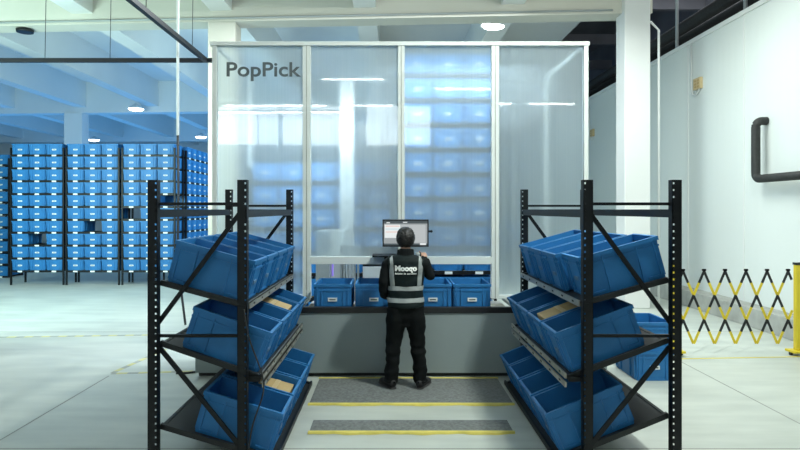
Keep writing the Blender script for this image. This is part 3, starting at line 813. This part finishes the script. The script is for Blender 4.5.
    for s in (-1, 1):
        x0, x1 = 0.130, 0.170
        n1 = Vector((1, 0, 0.0))
        # straps lean a little inwards towards the waist
        def xx(c, s=s): return s*(c.x-0.0) + (1.38-c.z)*0.07
        nrm = Vector((s, 0, -0.07))
        b = shell('reflective_strap', [((s*x0,0,1.38), nrm), ((s*x1,0,1.38), nrm), ((0,0,1.088),(0,0,1)), ((0,0,1.40),(0,0,1)), ((0,0.06,0),(0,1,0))],
                  lambda c: x0 < xx(c) < x1 and 1.088 < c.z < 1.40, 0.0145, M['reflect'], vest, 0.003)
        b['label'] = 'light grey reflective shoulder strap'
    # print on the back of the vest: follow the cloth
    from mathutils.bvhtree import BVHTree
    bvh = BVHTree.FromBMesh(body_bm)
    def press(o, off):
        me = o.data
        for v in me.vertices:
            hit = bvh.ray_cast(Vector((v.co.x, -0.6, v.co.z)), Vector((0,1,0)))
            yb = hit[0].y if hit[0] else -0.12
            v.co.y = yb - off - v.co.y
    def printed(s, size, width, z, off, bold):
        o = text_mesh('printed_text', s, size, 0.0012, M['vestprint'], vest, offset=bold, width=width)
        for v in o.data.vertices:
            x, y, zz = v.co; v.co = Vector((x, zz, y + z))
        press(o, 0.0175)
        for p in o.data.polygons: p.use_smooth = False
        o['label'] = 'white printed word on the vest back'
        return o
    printed('Mooqo', 0.075, 0.228, 1.252, 0.016, 0.0042)
    bm = NB()
    xsx = -0.112; random.seed(11)
    for wds in (7, 2, 8):
        for k in range(wds):
            wv = random.choice((0.006, 0.009, 0.010)); bx(bm, xsx, xsx+wv, -0.001, 0.001, 1.213, 1.213+random.choice((0.013, 0.016)))
            xsx += wv + 0.0035
        xsx += 0.010
    o = obj('printed_line', bm, M['vestprint'], vest); press(o, 0.0172)
    # hair
    bm = NB(); g = bmesh.ops.create_icosphere(bm, subdivisions=5, radius=1)
    for v in bm.verts:
        c = v.co.copy()
        r = 1 + 0.06*noise.noise(c*7) + 0.05*noise.noise(c*16) + 0.02*noise.noise(Vector((c.x*30, c.y*30, c.z*6)))
        v.co = Vector((c.x*0.099*r, c.y*0.112*r + 0.020, c.z*0.116*r + 1.588))
    bmesh.ops.delete(bm, geom=[v for v in bm.verts if (v.co.y > 0.085 and v.co.z < 1.625) or (v.co.y > 0.045 and v.co.z < 1.585) or v.co.z < 1.484 or (v.co.y > 0.015 and v.co.z < 1.535)], context='VERTS')
    for f in bm.faces: f.smooth = True
    hr = obj('hair', bm, M['hair'], t); md = hr.modifiers.new('sol', 'SOLIDIFY'); md.thickness = 0.012; md.offset = -1
    # eyes
    for s in (-1, 1):
        bm = NB(); ball(bm, (s*0.030, 0.119, 1.585), (0.011, 0.008, 0.007), 12); obj('eye', bm, M['cable'], t)
    # shoes
    for s, fx, yw in ((-1, -0.170, 28), (1, 0.172, -24)):
        bm = NB()
        loft(bm, [(0,-0.085,0.048),(0,-0.06,0.050),(0,-0.01,0.052),(0,0.06,0.042),(0,0.12,0.034),(0,0.155,0.030),(0,0.172,0.026)],
             [(0.028,0.035),(0.038,0.046),(0.040,0.048),(0.046,0.036),(0.047,0.028),(0.038,0.023),(0.018,0.014)], 18, up=(0,0,1))
        shoe = obj('shoe', bm, M['shoe'], t, smooth=True)
        bm = NB(); loft(bm, [(0,-0.09,0.008),(0,-0.06,0.008),(0,0.0,0.008),(0,0.10,0.008),(0,0.16,0.008),(0,0.178,0.008)],
                        [(0.026,0.007),(0.040,0.008),(0.042,0.008),(0.050,0.008),(0.040,0.008),(0.018,0.007)], 16, up=(0,0,1))
        obj('sole', bm, M['sole'], shoe)
        shoe.location = (fx, 0.0, 0.015); shoe.rotation_euler = (0, 0, R(yw)); shoe.scale = (1.12, 1.1, 1.1)
    body_bm.free()
    return t
make_worker()

# ------------------------------------------------------------------ expanding barrier
BY = 7.60; BX0 = 3.66; bp_ = 0.272
t = thing('folding_barrier', 'yellow and black expanding lattice barrier standing in front of the white wall', 'barrier', (0, BY, 0))
zt, zb_ = 1.095, 0.15
xt0 = (683-390)/(F/BY)
for dirn in (1, -1):
    for k in range(-1, 7):
        xa = xt0 + k*bp_; xb2 = xa + dirn*1.5*bp_
        f0, f1 = 0.0, 1.0
        lo, hi = BX0, (792-390)/(F/BY)
        # shorten the bars that would pass the end posts
        def cl(f): return xa + (xb2-xa)*f
        if xa < lo-1e-3 or xa > hi+1e-3:
            e = lo if xa < lo else hi
            f0 = (e-xa)/(xb2-xa)
        if not (0 <= f0 < 1): continue
        if xb2 < lo or xb2 > hi: f1 = ((lo if xb2 < lo else hi)-xa)/(xb2-xa)
        if f1 - f0 < 0.1: continue
        bm = NB(); N = 6
        for i in range(N):
            a, b = max(i/N, f0), min((i+1)/N, f1)
            if b <= a: continue
            y = 0.006*dirn
            bar(bm, (cl(a), y, zt+(zb_-zt)*a), (cl(b), y, zt+(zb_-zt)*b), 0.030, 0.008, 0 if i % 2 == 0 else 1)
        if f0 == 0: bx(bm, xa-0.022, xa+0.022, -0.012, 0.012, zt-0.004, zt+0.022, 0)
        obj('lattice_bar', bm, [M['black_plastic'], M['yellow']], t)
for x in (BX0-0.03, 5.24):
    bm = NB(); bx(bm, x, x+0.09, -0.03, 0.03, 0.07, 1.17); p = obj('end_post', bm, M['yellow'], t, bevel=0.006)
    bm = NB(); bx(bm, x-0.005, x+0.095, -0.035, 0.035, 1.171, 1.20); obj('cap', bm, M['black_plastic'], p)
    bm = NB(); bx(bm, x-0.07, x+0.16, -0.09, 0.09, 0.04, 0.069); obj('foot', bm, M['yellow'], p, bevel=0.005)
    for c in (-0.05, 0.14):
        bm = NB(); tube(bm, [(x+c-0.014, 0, 0.024), (x+c+0.014, 0, 0.024)], 0.024, 14); obj('wheel', bm, M['black_plastic'], p)

# ------------------------------------------------------------------ things on the right wall
bm = NB()
pts = [(WX-0.005, 9.50, H+1.44)]
for k in range(7):
    a = k/6*math.pi/2; pts.append((WX-0.08-0.10*math.sin(a), 9.50, H+1.44-0.10*(1-math.cos(a))))
for k in range(7):
    a = k/6*math.pi/2; pts.append((WX-0.18, 9.50-0.10*(1-math.cos(a)), H+0.60-0.10*math.sin(a)))
pts.append((WX-0.18, 7.6, H+0.50))
tube(bm, pts, 0.066, 16)
pp = tag(obj('insulated_pipe', bm, M['insul']), 'thick black lagged pipe bending out of the white wall and running right', 'pipe')
bm = NB(); bx(bm, WX-0.06, WX, 11.45, 11.70, H+2.38, H+2.60)
sb = thing('switch_box', 'small beige switch box high on the white wall with a loop of cable', 'switch', (WX, 11.55, H+2.38))
bmesh.ops.translate(bm, vec=(-WX, -11.55, -H-2.38), verts=bm.verts[:]); obj('box', bm, M['tape'], sb)
bm = NB()
for i in range(3):
    for j in range(2): bx(bm, -0.068, -0.0605, -0.07+j*0.1, -0.01+j*0.1, 0.03+i*0.06, 0.06+i*0.06)
obj('switch_row', bm, M['kraft'], sb)
bm = NB(); tube(bm, [(-0.03, 0.28, 0.95), (-0.03, 0.27, 0.1), (-0.03, 0.22, -0.06), (-0.03, 0.08, -0.1), (-0.03, -0.02, -0.03), (-0.03, -0.03, 0.02)], 0.014, 8); obj('cable_loop', bm, M['white_paint'], sb)
sb2 = dup(sb, (WX, 17.6, H+2.2), (0, 0, 0), 'small beige switch box on the white wall far behind, beside the station', 'switch boxes')
sb['group'] = 'switch boxes'
# dark duct and hangers beyond the wall
bm = NB(); tube(bm, [(7.0, 5, H+4.35), (7.0, 36, H+4.35)], 0.14, 14)
tag(obj('duct', bm, M['insul']), 'thick black duct running beyond the top of the white wall', 'duct')
bm = NB(); tube(bm, [(8.4, 5, H+4.9), (8.4, 36, H+4.9)], 0.12, 12)
tag(obj('duct', bm, M['insul']), 'thinner dark duct running higher beyond the white wall', 'duct')
for k, (y, ws) in enumerate(((9.0, 'nearest'), (10.9, 'second'), (13.5, 'third'), (17.0, 'farthest'))):
    bm = NB(); tube(bm, [(6.6, y, H+3.0), (6.6, y, H+8)], 0.035, 8)
    tag(obj('hanger_pipe', bm, M['grille']), 'thin grey hanger pipe beyond the white wall, %s from the camera' % ws if k in (1, 2) else 'thin grey hanger pipe beyond the white wall, the %s one' % ws, 'pipe', 'hanger pipes beyond the wall')
bm = NB(); tube(bm, [(5.15, 11.25, 0.0), (5.15, 11.25, H+3.45), (5.0, 11.25, H+3.6), (4.8, 11.25, H+3.6)], 0.022, 10)
tag(obj('conduit', bm, M['white_paint']), 'thin white conduit running up the right edge of the white column', 'pipe')

# ------------------------------------------------------------------ overhead rails, cable drop, lamps, tubes
r1 = thing('overhead_rail', 'black overhead rail running left to right above the far totes', 'rail', (-3.2, 10.2, H+2.6))
bm = NB(); bx(bm, -5.4, 0.12, -0.03, 0.03, -0.035, 0.035); obj('track', bm, M['black_metal'], r1)
for px in (45, 110):
    x = (px-390)/F*10.2+3.2; bm = NB(); tube(bm, [(x, 0, 0.036), (x+0.04, 0, 2.4)], 0.006, 6); obj('suspension_wire', bm, M['cable'], r1)
r2 = thing('overhead_rail', 'black overhead rail slanting across the upper left towards the station corner', 'rail', (-3.2, 10.1, H+2.6))
bm = NB(); bx(bm, -0.035, 0.035, -5.5, 0.06, -0.035, 0.035); obj('track', bm, M['black_metal'], r2)
for y in (-0.6, -2.4, -3.9):
    bm = NB(); tube(bm, [(0, y, 0.036), (0.03, y, 2.4)], 0.006, 6); obj('suspension_wire', bm, M['cable'], r2)
cdp = thing('cable_drop', 'thin white conduit hanging from the ceiling above the left rack, black cable below', 'cable', (-3.47, 9.6, 0))
bm = NB(); tube(bm, [(0, 0, 3.1), (0, 0, H+5.0)], 0.024, 10); obj('conduit', bm, M['white_paint'], cdp)
bm = NB(); tube(bm, [(0, 0, 3.1), (0.01, 0, 2.2), (0, 0, 1.4), (0.03, 0, 0.75), (0.10, -0.05, 0.35), (0.16, -0.1, 0.02)], 0.020, 8); obj('black_cable', bm, M['cable'], cdp)

def high_bay(x, y, z, label, ztop=H+5.0):
    t = thing('high_bay_lamp', label, 'lamp', (x, y, z), group='high-bay lamps')
    bm = NB(); loft(bm, [(0,0,0.20),(0,0,0.15),(0,0,0.10),(0,0,0.04),(0,0,0.0)], [0.05,0.10,0.19,0.27,0.30], 24, up=(0,1,0.0)); obj('reflector', bm, M['white_paint'], t)
    bm = NB(); loft(bm, [(0,0,-0.002),(0,0,-0.05),(0,0,-0.075)], [0.27,0.22,0.08], 24, up=(0,1,0.0)); obj('diffuser', bm, M['lamp'], t)
    bm = NB(); tube(bm, [(0,0,0.19), (0,0,ztop-z)], 0.012, 8); obj('hanger_rod', bm, M['white_paint'], t)
for px, py, d, lab in ((494, 25, 12.9, 'lit round high-bay lamp hanging just above the station\'s right half'), (136, 109, 22.0, 'lit round high-bay lamp above the far totes, nearest of three on the left'),
                       (94, 140, 30.5, 'lit round high-bay lamp just above the middle tote bay'), (201, 137, 29.5, 'lit round high-bay lamp beside the station\'s left edge')):
    high_bay((px-390)/F*d, d, H+(210-py)/F*d, lab)
# linear lights near the camera side of the hall (they mirror in the panels)
for k, (x0, x1, y, z, ws) in enumerate(((-4.2, -1.6, -0.2, 4.50, 'left'), (-1.2, 0.1, -0.2, 4.50, 'centre'), (2.7, 3.1, -0.2, 4.56, 'short right'), (3.5, 4.7, -0.2, 4.56, 'far right'), (-4.1, -0.9, 1.2, 4.1, 'lower left'), (-1.7, -0.15, 0.2, 5.08, 'high centre'), (1.1, 2.5, 0.2, 4.85, 'high right'))):
    t = thing('linear_light', 'linear tube light hanging behind the camera, %s one' % ws, 'lamp', (x0, y, z))
    L_ = x1-x0
    bm = NB(); bx(bm, 0, L_, -0.04, 0.04, 0.031, 0.07); obj('housing', bm, M['white_paint'], t)
    bm = NB(); tube(bm, [(0.02, 0, 0.019), (L_-0.02, 0, 0.019)], 0.011, 10); obj('tube', bm, M['tube'], t)
    for c in (0.2*L_, 0.8*L_):
        bm = NB(); tube(bm, [(c, 0, 0.07), (c, 0, H+5.0-z)], 0.005, 6); obj('suspension_wire', bm, M['cable'], t)
# conduit under the first cross beam and a small dark fixture on it
bm = NB(); xa, xb3 = -12, 4.3
tube(bm, [(xa, ybeam(xa, 12.0)-0.03, H+3.86), (xb3, ybeam(xb3, 12.0)-0.03, H+3.86)], 0.02, 8)
tag(obj('conduit', bm, M['grille']), 'thin conduit running along the bottom of the cream cross beam', 'pipe')
bm = NB(); loft(bm, [(0,0,0.08),(0,0,0.05),(0,0,0.0)], [0.08,0.17,0.16], 18, up=(0,1,0))
o = tag(obj('ceiling_fixture', bm, M['black_metal']), 'small dark round fixture under the cream beam at the upper left', 'fixture'); o.location = (-7.65, 12.3, H+3.72)
